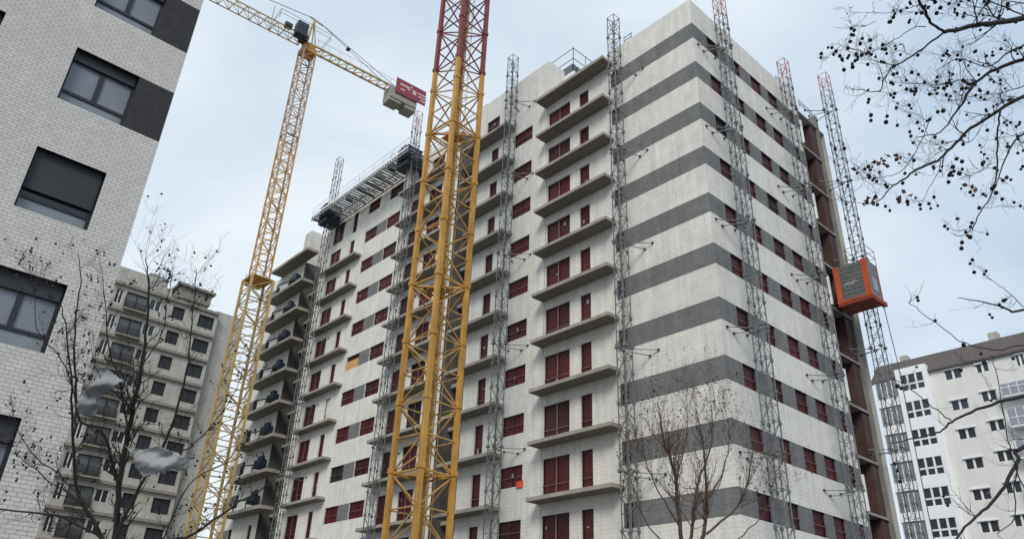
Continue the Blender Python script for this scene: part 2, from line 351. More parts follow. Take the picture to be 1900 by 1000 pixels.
# end bay of the right-hand face: recess, floor edges, brick pier, beige pier, pipe
mb = MB(); mb.box(-.25, 0, 12.2, 12.34, 0, 38, 0)
mb.box(-1.6, -.02, 15.05, 15.4, 0, 37.9, 1)
B(mb, 'end_pier', ['concrete', 'rawwall'])
mb = MB(); mb.box(-1.5, -.16, 14.2, 15.04, 0, 37.0); B(mb, 'brick_pier', 'redbrick')
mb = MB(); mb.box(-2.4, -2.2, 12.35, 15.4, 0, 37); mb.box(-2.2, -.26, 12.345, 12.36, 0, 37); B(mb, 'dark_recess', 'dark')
for k in range(-1, 13):
    z = ZT - 3 * k
    mb = MB(); mb.box(-2.19, -.06, 12.37, 15.02, z - DH - .13, z - DH); B(mb, 'floor_edge', 'concrete')
    mb = MB(); mb.box(-1.2, -.9, 12.4, 13.1, z - DH, z - 1.1); B(mb, 'infill_block', 'rawwall')
    if k in (1, 2, 5): mb = MB(); mb.box(-.5, -.44, 12.6, 13.2, z - 1.7, z - .9); B(mb, 'white_panel', 'white')
    if 0 <= k < 11 and k % 2 == 0: mb = MB(); mb.box(.03, .14, 12.2, 12.34, z - 2.2, z - .3); B(mb, 'white_pipe', 'white')
# roof railings
def railing(pts, z, h=1.0):
    mb = MB()
    for a, b in zip(pts[:-1], pts[1:]):
        L = math.dist(a, b); nn = max(1, int(L / 1.3))
        for hh in (h, h * .55): mb.bar((a[0], a[1], z + hh), (b[0], b[1], z + hh), .028)
        for i in range(nn + 1):
            t = i / nn; x = a[0] + (b[0] - a[0]) * t; y = a[1] + (b[1] - a[1]) * t; mb.bar((x, y, z), (x, y, z + h + .12), .026)
    B(mb, 'roof_railing', 'galv')
railing([(-13.7, 1.7), (-11.2, 1.7), (-11.2, 4.4)], 40.7, 2.2); railing([(-21.9, .4), (-19.4, .4)], 40.6, 1.0); railing([(-5.2, .15), (-4.6, .15)], 38.0, .6)
railing([(-53.5, 2.5), (-50.5, 2.5), (-50.5, 5)], 39.0, 1.1); railing([(-.15, 10.2), (-.15, 12.1)], 38.0, .5); railing([(-.3, 13.5), (-.3, 15.3)], 37.9, .6)
railing([(-41.5, .2), (-22.3, .2)], 40.2, .9)
# roof housings: louvred plant boxes
mb = MB(); mb.box(-13.6, -11.3, 1.75, 4.3, 36.71, 40.2, 0); mb.box(-13.8, -11.1, 1.62, 4.5, 40.21, 40.6, 1); B(mb, 'roof_housing', ['cream', 'white'])
mb = MB(); mb.box(-11.29, -11.22, 2.0, 3.9, 38.3, 39.9)
for i in range(5): mb.box(-11.21, -11.13, 2.0, 3.9, 38.4 + i * .3, 38.55 + i * .3)
B(mb, 'louvre', 'darksteel')
mb = MB(); mb.box(-13.4, -11.5, 1.9, 4.2, 40.62, 41.7); 
for i in range(6): mb.box(-11.49, -11.4, 1.95 + i * .38, 2.2 + i * .38, 40.7, 41.65)
B(mb, 'rooftop_unit', 'mesh')
mb = MB()
mb.box(-54.0, -50.6, 2.3, 6, 37.21, 39.0, 2)
B(mb, 'rooftop_unit', ['darksteel'] * 3)
mb = MB(); mb.box(-47.6, -46.35, .1, 2.5, 37.21, 41.0, 0); B(mb, 'roof_housing', 'cream')
# board behind one opening and the cloth
p = MB(); p.box(-35.0, -33.3, .02, .06, ZT - 12 - BH + .02, ZT - 12 - .42); o = B(p, 'plywood_board', 'plywood'); o['label'] = 'bright plywood board closing one opening'

for x in (-12.03, -29.35, -19.37):
    mb = MB(); mb.box(x - .018, x + .018, -.003, -.0005, 0.2, 36.6); B(mb, 'movement_joint', 'rawwall')
# ------------------------------------------------------------ blue folded brackets on the far balconies
for k in range(0, 8):
    zf = ZT - 3 * k - DH + .25
    t = thing('loading_bracket', 'dark blue folded loading bracket on the %s far-left balcony from the top' % ['uppermost', 'second', 'third', 'fourth', 'fifth', 'sixth', 'seventh', 'eighth'][k], 'bracket', (-47.4, -.7, zf), 'folded brackets on the far-left balconies')
    rr = random.Random(k)
    q = MB(); q.box(.3, 1.7, -.25, .3, .45, 1.1 + rr.uniform(-.1, .1)); q.box(.7, 1.3, -.15, .25, 1.1, 1.45); q.build('bundle', 'navy', t)
    q = MB(); q.bar((1.6, -.3, .6), (-1.6, -.45, .95), .07); q.bar((-1.6, -.45, .95), (-1.65, -.45, .05), .07); q.bar((.4, -.3, .55), (.4, -.3, 0), .05); q.bar((1.5, .2, .5), (1.5, .2, 0), .05); q.build('arm', 'navy', t)

# ------------------------------------------------------------ lattice mast
def lattice(mb, hw, z0, z1, ph, rc, rb, mi=0, ox=0, oy=0, xb=True, taper=1, diag='zig', rh=None):
    cs = [(-hw, -hw), (hw, -hw), (hw, hw), (-hw, hw)]
    for (a, b) in cs: mb.bar((ox + a, oy + b, z0), (ox + a, oy + b, z1), rc, mi)
    nn = max(1, round((z1 - z0) / ph)); h = (z1 - z0) / nn; rh = rh or rb
    for i in range(nn + 1):
        z = z0 + i * h
        for j in range(4):
            a = cs[j]; b = cs[(j + 1) % 4]; mb.bar((ox + a[0], oy + a[1], z), (ox + b[0], oy + b[1], z), rh, mi)
            if i < nn:
                if (i + j) % 2: a, b = b, a
                mb.bar((ox + a[0], oy + a[1], z), (ox + b[0], oy + b[1], z + h), rb, mi)
def climber(name, label, x, y, top, face, ties, w=.27, redtop=True, cat='mast', grp='lattice climbing masts along the facades'):
    t = thing(name, label, cat, (x, y, 0), grp)
    q = MB(); lattice(q, w, 0, top - 1.6, .75, .034, .016)
    z = 0
    while z < top - 1.6: # collars between sections
        
        for (ca, cb) in ((-w, -w), (w, -w), (w, w), (-w, w)): q.box(ca - .06, ca + .06, cb - .06, cb + .06, z - .08, z + .08)
        z += 1.5
    q.v, q.f, q.mi = q.v, q.f, q.mi
    q.build('mast_section', 'galv', t)
    q = MB(); lattice(q, w, top - 1.6, top, .8, .030, .019)
    q.build('top_section', 'pinkred' if redtop else 'galv', t)
    for z in ties:
        if z > top - 2: continue
        q = MB(); s = V((0, 1, 0)) if face == 'x' else V((-1, 0, 0)); u = V((1, 0, 0)) if face == 'x' else V((0, -1, 0))
        d = abs(y) if face == 'x' else abs(x)
        if face == 'y': q_u = V((0, -1, 0))
        for (a0, a1, zz) in ((-.25, 1.25, 0), (.25, .7, -.28), (-.25, -.5, 0)):
            p0 = u * a0 + V((0, 0, z + zz)); p1 = u * a1 + s * (d - .02) + V((0, 0, z + zz - (.1 if a1 > 1 else 0)))
            q.bar(p0, p1, .026, 0)
            e = p1; q.box(e.x - .06, e.x + .06, e.y - .06, e.y + .0 if face == 'x' else e.y + .06, e.z - .05, e.z + .05, 1)
        
        for (ca, cb) in ((-w, -w), (w, -w), (w, w), (-w, w)): q.box(ca - .09, ca + .09, cb - .09, cb + .09, z - .06, z + .06, 0)
        q.build('wall_tie', ['galv', 'darksteel'], t)
    return t
TF = [37.0 - 6 * i for i in range(6)]
climber('climbing_mast', 'grey lattice mast between the balconies and the grey stripes', -4.95, -1.2, 39.2, 'x', [35.0 - 6.2 * i for i in range(6)], redtop=False)
climber('climbing_mast', 'grey lattice mast just right of the near yellow crane', -14.6, -1.2, 42.3, 'x', [38.2 - 6.3 * i for i in range(6)], redtop=False)
climber('climbing_mast', 'grey lattice mast just left of the near yellow crane', -26.7, -1.25, 44.0, 'x', [33 - 6 * i for i in range(5)])
climber('climbing_mast', 'grey lattice mast at the left end of the work platform', -40.0, -1.25, 46.0, 'x', [33 - 6 * i for i in range(5)], redtop=False)
climber('climbing_mast', 'red-topped lattice mast on the striped face nearest the corner', 1.0, 1.65, 38.6, 'y', [34.7 - 6 * i for i in range(6)])
climber('climbing_mast', 'red-topped lattice mast at the far end of the striped face', 1.0, 9.0, 38.3, 'y', [34.3 - 6 * i for i in range(6)])
climber('hoist_mast', 'free-standing lattice hoist mast with red top behind the orange cabin', 1.25, 14.75, 40.6, 'y', [37.5 - 6 * i for i in range(6)], w=.3)
# hoist cabin
t = thing('hoist_cabin', 'orange-framed construction hoist cabin with grey mesh sides high on its mast', 'hoist', (1.35, 13.25, 22.0))
x0, x1, y0, y1, H0 = -1.0, 1.05, -.75, .78, 2.3
q = MB()
for x in (x0, x1):
    for y in (y0, y1):
        wx = .34 if y == y0 else .14
        q.box(x, x + (wx if x == x0 else -wx), y, y + (.12 if y == y0 else -.12), 0, H0)
q.box(x0 - .02, x1 + .02, y0 - .02, y1 + .02, -.14, .0); q.build('frame', 'orange', t)
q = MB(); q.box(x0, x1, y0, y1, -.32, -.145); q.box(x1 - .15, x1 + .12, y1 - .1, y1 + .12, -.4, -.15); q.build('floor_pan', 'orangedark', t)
q = MB(); q.box(x0 + .34, x1 - .34, y0 + .03, y0 + .06, .01, H0 - .1); q.box(x0 + .02, x0 + .05, y0 + .12, y1 - .12, .01, H0 - .1)
q.box(x1 - .05, x1 - .02, y0 + .12, y1 - .12, .01, H0 - .1); q.box(x0 + .14, x1 - .14, y1 - .06, y1 - .03, .01, H0 - .1); q.box(x0 + .02, x1 - .02, y0 + .13, y1 - .13, H0 - .09, H0 - .02)
for i in range(7): z = .3 + i * .28; q.box(x0 + .34, x1 - .34, y0 + .005, y0 + .028, z, z + .03)
for i in range(5): x = x0 + .5 + i * .26; q.box(x, x + .025, y0 + .008, y0 + .027, .02, H0 - .12)
q.build('mesh_side', 'mesh', t)
q = MB(); q.box(x1 - .018, x1 - .004, -.3, .35, .35, 1.2); q.build('side_window', 'sheetpane', t)
q = MB()
for (a, b, c, d) in ((0, .55, 0, 1), (.55, 1, 1, .5), (1, .5, 1, .25), (.25, 1, .25, 0)): pass
for i, ch in enumerate((((0, 0), (.1, .3), (.16, .12), (.22, .3), (.3, 0)), ((0, .3), (.14, 0), (.28, .3)), ((0, 0), (0, .3), (.2, .3), (.2, .15), (0, .15)))):
    for a, b in zip(ch[:-1], ch[1:]):
        X = -.42 + i * .27; q.bar((X + a[0] * .8, y0 - .01, .8 + a[1] * .9), (X + b[0] * .8, y0 - .01, .8 + b[1] * .9), .03)
q.build('lettering', 'curtain2', t)
q = MB()
for (a, b) in (((x0 + .9, y0 + .1), (x1, y0 + .1)), ((x1, y0 + .1), (x1, y1)), ((x1, y1), (x0 + .9, y1)), ((x0 + .9, y0 + .1), (x0 + .9, y1))):
    for h in (.5, 1.0): q.bar((*a, H0 + h), (*b, H0 + h), .02)
    q.bar((*a, H0), (*a, H0 + 1.0), .02)
q.build('roof_rail', 'galv', t)
q = MB(); q.path([V((.9, 1.0, -.2)), V((1.0, 1.05, -4)), V((.95, 1.0, -12)), V((1.0, 1.05, -21.5))], [.025] * 4, 0, 5); q.build('trailing_cable', 'darksteel', t)
# work platform between the two left masts
t = thing('work_platform', 'long slatted mast-climbing work platform under the roof edge of the block', 'scaffold', (-33.5, -1.3, 39.3))
q = MB(); L0, L1 = -8.1, 7.6
x = L0
while x < L1: q.box(x, x + .2, -1.02, 1.08, 0, .05); x += .36
q.build('deck', 'lightgalv', t)
q = MB(); x = L0
while x < L1: q.box(x, x + .09, -1.05, 1.1, -.14, -.003); x += 1.5
for y in (-1.05, 1.03): q.box(L0, L1, y, y + .06, -.3, -.141)
q.build('joists', 'lightgalv', t)
q = MB(); x = L0
while x < L1 - .4: q.bar((x, -1.0, -.16), (x + .75, 0, -.5), .025); q.bar((x + .75, 0, -.5), (x, 1.0, -.16), .025); x += .75
q.bar((L0, 0, -.5), (L1, 0, -.5), .04); q.build('truss', 'galv', t)
q = MB(); x = L0
while x <= L1: q.bar((x, -1.0, .05), (x, -1.0, 1.15), .022); x += 1.5
q.bar((L0, -1.0, .6), (L1, -1.0, .6), .02); q.bar((L0, -1.0, 1.1), (L1, -1.0, 1.1), .02); q.box(L0, L1, -1.06, -1.03, .055, .24)
q.build('guard_rail', 'white', t)
for cx in (-6.5, 6.3):
    q = MB(); q.box(cx - .75, cx + .75, -.7, .75, -.95, .9); q.box(cx - .3, cx + 1.0, -.9, -.7, -.5, .3); q.box(cx - .5, cx + .1, -.6, .3, .9, 1.25); q.build('drive_unit', 'navy', t)
rr = random.Random(5)
q = MB()
for i in range(26):
    x = rr.uniform(L0, L1); h = rr.uniform(.3, 1.5); q.bar((x, rr.uniform(-.8, .6), .06), (x + rr.uniform(-.2, .2), rr.uniform(-.8, .6), h), .02)
for i in range(7):
    x = rr.uniform(L0, L1 - .6); q.box(x, x + rr.uniform(.3, .6), -.5, .2, .06, rr.uniform(.25, .6))
q.build('stored_gear', 'galv', t)

# ------------------------------------------------------------ near tower crane (mast only in view)
t = thing('tower_crane', 'near yellow tower crane mast turning red at the top', 'crane', (-9.05, -10.0, 0), None, R(5))
hw = .93
def crane_mast(t, name, m_, z0, z1, hw, ph=1.5, rc=.125, rb=.040):
    q = MB(); nn = max(1, round((z1 - z0) / ph)); h = (z1 - z0) / nn
    cs = [(-hw, -hw), (hw, -hw), (hw, hw), (-hw, hw)]
    for i, (a, b) in enumerate(cs):
        g_ = MB(); g_.box(a - rc, a + rc, b - rc * .45, b + rc * .45, z0, z1) if 0 else g_.bar((a, b, z0), (a, b, z1), rc * 1.18, 0, 4)
        z = z0
        while z < z1: g_.box(a - rc * 1.12, a + rc * 1.12, b - rc * 1.12, b + rc * 1.12, z, z + .22); z += 3.0
        g_.build('leg', m_, t)
    for i in range(nn):
        z = z0 + i * h
        for j in range(4):
            a = cs[j]; b = cs[(j + 1) % 4]; q.bar((*a, z), (*b, z), rb, 0)
            if (i + j) % 2: a, b = b, a
            q.bar((*a, z), (*b, z + h), rb * 1.05, 0)
            c = ((a[0] + b[0]) / 2 * .5 + b[0] * .5, (a[1] + b[1]) / 2 * .5 + b[1] * .5)
            q.box(b[0] - .09, b[0] + .09, b[1] - .09, b[1] + .09, z + h - .2, z + h + .12)
    q.build('bracing', m_ if m_ == 'redp' else 'yellow3', t)
crane_mast(t, 'yellow', 'yellow', 0, 31.5, hw); crane_mast(t, 'red', 'redp', 31.5, 52.5, hw)
q = MB()
for sx_ in (-.2, .2): q.bar((.35 + sx_, -.1, 0), (.35 + sx_, -.1, 50), .03)
z = .3
while z < 50: q.bar((.15, -.1, z), (.55, -.1, z), .018); z += .3
z = 3
while z < 50: q.box(-.8, .75, -.5, .75, z, z + .05) if 0 else None; z += 6
z = 1
while z < 50:
    c8 = [(.35 + .38 * cos(k * pi / 4), -.1 + .38 * sin(k * pi / 4), z) for k in range(8)]
    for k in range(7): q.bar(c8[k], c8[k + 1], .014)
    z += .75
for k in (1, 3, 5): q.bar((.35 + .38 * cos(k * pi / 4), -.1 + .38 * sin(k * pi / 4), .5), (.35 + .38 * cos(k * pi / 4), -.1 + .38 * sin(k * pi / 4), 50), .014)
q.build('ladder', 'yellow3', t)
for z in (9.0, 18.0, 27.2):
    q = MB()
    for (a, b) in (((-.8, -.8), (.8, .8)), ((.8, -.8), (-.8, .8))): q.bar((*a, z), (*b, z), .07)
    for (a, b) in (((-1, -1), (1, -1)), ((1, -1), (1, 1)), ((1, 1), (-1, 1)), ((-1, 1), (-1, -1))): q.bar((a[0] * .93, a[1] * .93, z), (b[0] * .93, b[1] * .93, z), .06)
    q.box(-.85, .1, -.1, .85, z + .1, z + .15); q.build('rest_platform', 'yellow', t)
q = MB(); q.bar((-.55, .45, 6), (-.55, .45, 52), .035, 0, 6); q.build('cable', 'darksteel', t)

# ------------------------------------------------------------ far tower crane
t = thing('tower_crane', 'far yellow tower crane with jib, counter-jib and red sign against the sky', 'crane', (-44.0, -5.2, 0), None, R(0))
q = MB(); lattice(q, 1.0, 0, 32.4, 1.25, .14, .055, rh=.055); q.build('lower_mast', 'yellow2', t)
q = MB(); lattice(q, .68, 32.5, 48.5, 1.15, .095, .045); q.box(-1.0, 1.0, -1.0, 1.0, 32.4, 32.48); q.box(-1.9, -1.0, -.5, .9, 32.4, 32.5); q.bar((-1.9, -.5, 32.5), (-1.9, -.5, 33.5), .03); q.bar((-1.9, .9, 33.5), (-1.9, -.5, 33.5), .03)
q.build('middle_mast', 'yellow', t)
q = MB(); lattice(q, .68, 48.5, 60.0, 1.15, .095, .045); q.build('upper_mast', 'redc', t)
q = MB(); q.box(-.76, .76, -.76, .76, 59.7, 60.3)
q.bar((0, 0, 60.3), (0, 0, 60.85), .75, 0, 12); q.build('slewing_ring', 'yellow', t)
jb = bpy.data.objects.new('slewing_top', None)
jr = R(-4.0)
def rot(p): c_, s_ = cos(jr), sin(jr); return (p[0] * c_ - p[1] * s_, p[0] * s_ + p[1] * c_, p[2])
def rb_(q):
    q.v = [rot(p) for p in q.v]; return q
q = MB(); zj = 60.9; wj = .55; hj = 1.15
for k in range(36):
    y = -1.0 - k * 1.1; y2 = y - 1.1
    for s_ in (-wj, wj):
        q.bar((s_, y, zj), (s_, y2, zj), .065); q.bar((s_, y, zj), (0, (y + y2) / 2, zj + hj), .035); q.bar((s_, y2, zj), (0, (y + y2) / 2, zj + hj), .035)
    q.bar((0, y - .55, zj + hj), (0, y - 1.65, zj + hj), .075); q.bar((-wj, y, zj), (wj, y2, zj), .03); q.bar((-wj, y, zj), (wj, y, zj), .03)
rb_(q).build('jib', 'yellow2', t)
q = MB()
for s_ in (-.55, .55): q.bar((s_, .6, zj), (s_, 13.6, zj), .12); q.bar((s_, .6, zj + 1.0), (s_, 11, zj + 1.0), .02)
for k in range(13): q.bar((-.55, .6 + k, zj), (.55, .6 + k, zj), .06); q.bar((-.55, .6 + k, zj), (.55, 1.6 + k, zj), .05)
for k in range(8): q.bar((.55, .8 + k * 1.3, zj), (.55, .8 + k * 1.3, zj + 1), .02); q.bar((-.55, .8 + k * 1.3, zj), (-.55, .8 + k * 1.3, zj + 1), .02)
rb_(q).build('counter_jib', 'yellow2', t)
q = MB(); q.box(-.85, .85, 9.9, 13.4, zj - 1.7, zj - .13, 0); q.box(-.75, .75, 9.9, 11.4, zj - 2.1, zj - 1.71, 0); q.box(-.75, .75, 12.0, 13.4, zj - 2.2, zj - 1.71, 0)
rb_(q).build('counterweight', 'counterw', t)
q = MB(); q.quad((.9, 10.3, zj + .1), (.9, 14.9, zj + .1), (.9, 14.9, zj + 2.5), (.9, 10.3, zj + 2.5)) if 0 else q.box(.95, 1.02, 10.4, 14.4, zj - .9, zj + 1.2)
sg = rb_(q).build('sign', 'signred', t)
q = MB()
for (a, b, c, d) in ((10.9, 12.2, .35, .62), (11.9, 12.3, .15, .4), (12.6, 13.1, -.1, .5), (13.3, 14.4, .3, .5), (13.4, 14.6, -.1, .08), (11.0, 11.6, -.3, -.1), (13.7, 14.5, -.55, -.35), (12.3, 12.5, .62, .9)):
    q.box(1.021, 1.035, a, b, zj + c, zj + d)
rb_(q).build('lettering', 'signw', t)
q = MB()
for s_ in (-.5, .5): q.bar((s_, -.4, zj), (0, 0, 65.0), .09); q.bar((s_, .5, zj), (0, 0, 65.0), .07)
q.bar((-.4, -.3, 62.5), (.4, -.3, 62.5), .05); q.bar((-.3, -.2, 63.7), (.3, .2, 63.7), .04); q.bar((0, -.5, 65.0), (0, 1.1, 64.7), .1)
rb_(q).build('apex_frame', 'yellow2', t)
q = MB(); q.bar((0, .9, 64.8), (.4, 11, zj + .15), .03); q.bar((0, .9, 64.8), (-.4, 11, zj + .15), .03); q.bar((0, -.3, 65.0), (0, -22, zj + hj), .035)
q.box(-.25, .25, 4.2, 4.6, 63.25, 63.4)
rb_(q).build('tie_bars', 'darksteel', t)
q = MB(); q.box(.6, 1.6, -2.1, -.9, zj - .3, zj + 1.4); q.box(-.4, .2, -3.0, -2.2, zj + 1.2, zj + 1.7); q.box(-.4, .5, -1.2, -.4, zj + .2, zj + .9)
rb_(q).build('cab', ['darksteel'], t)
q = MB()
for (a, b) in (((-.9, -4.2), (1.9, -4.2)), ((1.9, -4.2), (1.9, 1.6)), ((-.9, 1.6), (1.9, 1.6)), ((-.9, -4.2), (-.9, 1.6))):
    for h in (1.0, .5): q.bar((*a, zj + .3 + h), (*b, zj + .3 + h), .025)
    q.bar((*a, zj), (*a, zj + 1.3), .03)
q.bar((-.2, -4.4, zj + 1), (-.2, -4.4, zj + 3.2), .04)
rb_(q).build('service_rail', 'galv', t)

q = MB(); P_ = [V((-27.7, .25, 38.0)), V((-27.7, -.25, 38.9)), V((-27.6, -.55, 39.05)), V((-27.4, -.8, 38.8)), V((-27.4, -.85, 38.0)), V((-27.4, -.85, 36.6))]
q.path(P_, [.24] * 6, 0, 10); o = tag(q.build('debris_chute', 'white', None, True), 'short white curved duct hanging below the work platform by the mast', 'duct')
q = MB(); z = ZT - 24 - BH
for i in range(6): q.quad((-13.95 + i * .09, -.02 - .02 * (i % 2), z + .28 - .04 * (i % 3)), (-13.86 + i * .09, -.02 - .02 * ((i + 1) % 2), z + .28 - .04 * ((i + 1) % 3)), (-13.86 + i * .09, -.05 - .02 * ((i + 1) % 2), z - .12), (-13.95 + i * .09, -.05 - .02 * (i % 2), z - .14 + .03 * (i % 2)))
o = q.build('hanging_cloth', 'cloth'); md = o.modifiers.new('t', 'SOLIDIFY'); md.thickness = .008; tag(o, 'small orange cloth hanging over a window sill right of the lattice mast', 'cloth')
# ------------------------------------------------------------ near brick building (left)
lb = thing('brick_building', 'near pale brick building with dark framed windows and charcoal brick panels', 'building', (.1, -30, 0))
LO = (.1, -30, 0); X = .1
holes = []; bands = []; wl = []
tops = [5.83 + 3.005 * i for i in range(-1, 8)]
for zt in tops:
    for (a, b) in ((-28.06, -26.55), (-31.15, -29.62), (-34.4, -32.9), (-38, -36.5)): holes.append((a, b, zt - 1.6, zt)); wl.append((a, b, zt))
    if zt > 13: bands.append((-26.55, -25.67, zt - 1.6, zt)); 
mb = MB(); facade(mb, 'y', X, -45, -25.66, 0, 28, holes, bands, depth=.28, rmi=2)
mb.quad((X, -25.66, 0), (X - 14, -25.66, 0), (X - 14, -25.66, 28), (X, -25.66, 28), 0); mb.quad((X, -45, 28), (X, -25.66, 28), (X - 14, -25.66, 28), (X - 14, -45, 28), 0)
mb.build('wall', ['wbrick', 'dbrick', 'anthracite'], lb, off=LO)
for (a, b, zt) in wl:
    wd = b - a; z0 = zt - 1.6; sh = .28
    if abs(zt - tops[3]) < .1: sh = 1.02
    if abs(zt - tops[2]) < .1: sh = .38
    if abs(zt - tops[1]) < .1: sh = .5
    wo = MB(); t_ = .055; d0, d1 = .20, .26   # local: x along +y world, outside is -y local
    for (p, q_) in ((0, t_), (wd - t_, wd)): wo.box(p, q_, d0, d1, 0, 1.6 - .001)
    wo.box(t_, wd - t_, d0, d1, 0, .05); wo.box(t_, wd - t_, d0, d1, .36, .44)
    if sh < 1: wo.box(wd / 2 - .06, wd / 2 + .06, d0, d1, .44, 1.6 - sh)
    o = wo.build('window', 'anthracite', lb); o.location = (X - LO[0], a - LO[1], z0); o.rotation_euler = (0, 0, R(90))
    g1 = MB(); g1.box(t_, wd - t_, .235, .25, .44, 1.57); g1.build('pane', 'curtain' if sh < .6 else 'glassdark', o)
    g2 = MB(); g2.box(t_, wd - t_, .235, .25, .05, .36); g2.build('lower_pane', 'sheetpane', o)
    g3 = MB(); g3.box(.03, wd - .03, .14, .19, 1.6 - sh, 1.59); g3.build('shutter', 'shutter', o)

# ------------------------------------------------------------ far left building
bl = thing('apartment_building', 'distant beige block with brown floor bands and rooftop huts behind the bare tree', 'building', (-67.7, -10, 0))
BO = (-67.7, -10, 0); X = -67.7; holes = []; wl = []
for k in range(0, 12):
    zt = 37.55 - 3 * k
    for off in (0, -12.2, -24.4):
        for (a, b, h, tp) in ((-11.3, -10.5, 1.6, 'w'), (-10.2, -7.8, 2.2, 'l'), (-7.6, -6.35, 1.25, 'w'), (-5.05, -3.66, 1.5, 's'), (-2.0, -.15, 1.55, 's')):
            holes.append((a + off, b + off, zt - h, zt)); wl.append((a + off, b + off, zt - h, zt, tp))
mb = MB(); facade(mb, 'y', X, -37, .2, 0, 38.45, holes, depth=.35)
mb.box(X - 12, X - .36, -37, .2, 38.2, 38.44, 0); mb.quad((X, .2, 0), (X - .8, .2, 0), (X - .8, .2, 38.45), (X, .2, 38.45), 0)
mb.box(X - 12, X - .8, .2, 3.3, 0, 38.9, 0)
mb.build('wall', ['blcream', 'blcream'], bl, off=BO)
for k in range(0, 13):
    z = 38.42 - 3 * k; mb = MB(); mb.box(X + .001, X + .32, -37, .2, z - .42, z - .12); mb.build('floor_band', 'blslab', bl, off=BO)
for k in range(12):
    for off in (0, -12.2): mb = MB(); mb.box(X + .001, X + .8, -10.25 + off, -7.75 + off, 37.55 - 3 * k - 2.3, 37.55 - 3 * k - 2.12); mb.build('balcony_slab', 'blslab', bl, off=BO)
cache = {}; cnt = 0
more_w = MB()
for (a, b, z0, z1, tp) in wl:
    if a < -12:
        more_w.box(X - .3, X - .2, a, b, z0, z1); continue
    key = (tp, round(b - a, 2))
    if key not in cache:
        q = MB(); wd, ht = b - a, z1 - z0; q.box(0, wd, .24, .3, 0, ht)
        o = q.build('window', {'w': 'glassdark', 's': 'shutter', 'l': 'mesh'}[tp], bl)
        f = MB(); t_ = .07
        f.box(0, t_, .15, .239, 0, ht); f.box(wd - t_, wd, .15, .239, 0, ht); f.box(wd / 2 - .04, wd / 2 + .04, .15, .239, 0, ht); f.box(0, wd, .14, .23, ht - .08, ht)
        if tp == 'l':
            for i in range(7): f.box(0, wd, -.2, -.16, .15 + i * .16, .2 + i * .16)
            for i in range(9): f.box(i * wd / 8.2, i * wd / 8.2 + .04, -.2, -.17, 0, 1.2)
        f.build('frame', 'white' if tp == 'w' else 'anthracite', o); cache[key] = o
    else: o = copy_part(cache[key], bl, (0, 0, 0))
    o.location = (X - BO[0], a - BO[1], z0); o.rotation_euler = (0, 0, R(90))
o = more_w.build('far_windows', 'glassdark', bl, off=BO); o['kind'] = 'stuff'
mb = MB(); mb.box(X - 5, X - .3, -14, -7.9, 38.45, 40.3, 0); mb.box(X - 5, X - .3, -7.9, -6.2, 38.45, 40.5, 0); mb.box(X - 4, X - .3, -6.2, -5.5, 38.45, 39.5, 0)
mb.box(X - 3, X - 1, -8.2, -7, 40.5, 41.0, 1)
mb.box(X - 5, X - .2, -4.8, -1.0, 38.9, 40.3, 1); mb.box(X - 5.3, X + .2, -5.1, -.7, 40.3, 40.6, 1); mb.box(X - 4, X - .5, -4.5, -1.3, 38.45, 38.9, 0)
mb.build('rooftop_hut', ['blcream', 'blslab'], bl, off=BO)

# ------------------------------------------------------------ far right building
br = thing('white_building', 'white apartment building with brown mansard roof and stacked bay windows behind the right edge', 'building', (-7, 55, 0))
RO = (-7, 55, 0); Y = 54.2; YW = 55.0
holes = []; W2 = []
for k in range(0, 11):
    z = 28.2 - 3 * k
    W2 += [(-7.95, -6.28, z - .98, z), (-5.0, -3.6, z + .3 - .98, z + .3), (1.2, 2.6, z + .3 - .98, z + .3)]
W2 += [(-7.9, -6.25, 30.5, 31.5), (-4.85, -3.65, 30.55, 31.4), (-1.2, -.4, 30.4, 31.5)]
mb = MB(); facade(mb, 'x', YW, -15.2, 3.5, 0, 31.9, W2, depth=.2)
mb.quad((-15.2, YW, 0), (-15.2, YW + 12, 0), (-15.2, YW + 12, 31.9), (-15.2, YW, 31.9), 0); mb.quad((3.5, YW, 0), (3.5, YW, 31.9), (3.5, YW + 12, 31.9), (3.5, YW + 12, 0), 0)
mb.build('wall', ['brcream', 'brcream'], br, off=RO)
BW = [(-12.2, -9.65, 31.75 - 3 * k - 1.8, 31.75 - 3 * k) for k in range(11)]
mb = MB(); facade(mb, 'x', Y, -12.54, -9.34, 0, 32.55, BW, depth=.12)
for x in (-12.54, -9.34): mb.quad((x, Y, 0), (x, YW, 0), (x, YW, 32.55), (x, Y, 32.55), 0)
mb.quad((-12.54, Y, 32.55), (-9.34, Y, 32.55), (-9.34, YW + .5, 32.55), (-12.54, YW + .5, 32.55), 0)
mb.build('bay', ['brwhite', 'brwhite'], br, off=RO)
proto = None
for (a, b, z0, z1) in BW:
    if proto is None:
        q = MB(); q.box(0, b - a, .09, .11, 0, 1.8); o = q.build('bay_window', 'glassdark', br); proto = o
        f = MB(); W = b - a
        for x in (0, W / 3 - .1, 2 * W / 3 - .1, W - .12): f.box(x, x + (.2 if 0 < x < W - .2 else .12), .03, .089, 0, 1.8)
        f.box(0, W, .02, .088, .66, .84); f.box(0, W, .02, .088, 0, .08); f.build('frame', 'white', o)
    else: o = copy_part(proto, br, (0, 0, 0))
    o.location = (a - RO[0], Y - RO[1], z0)
cache = {}
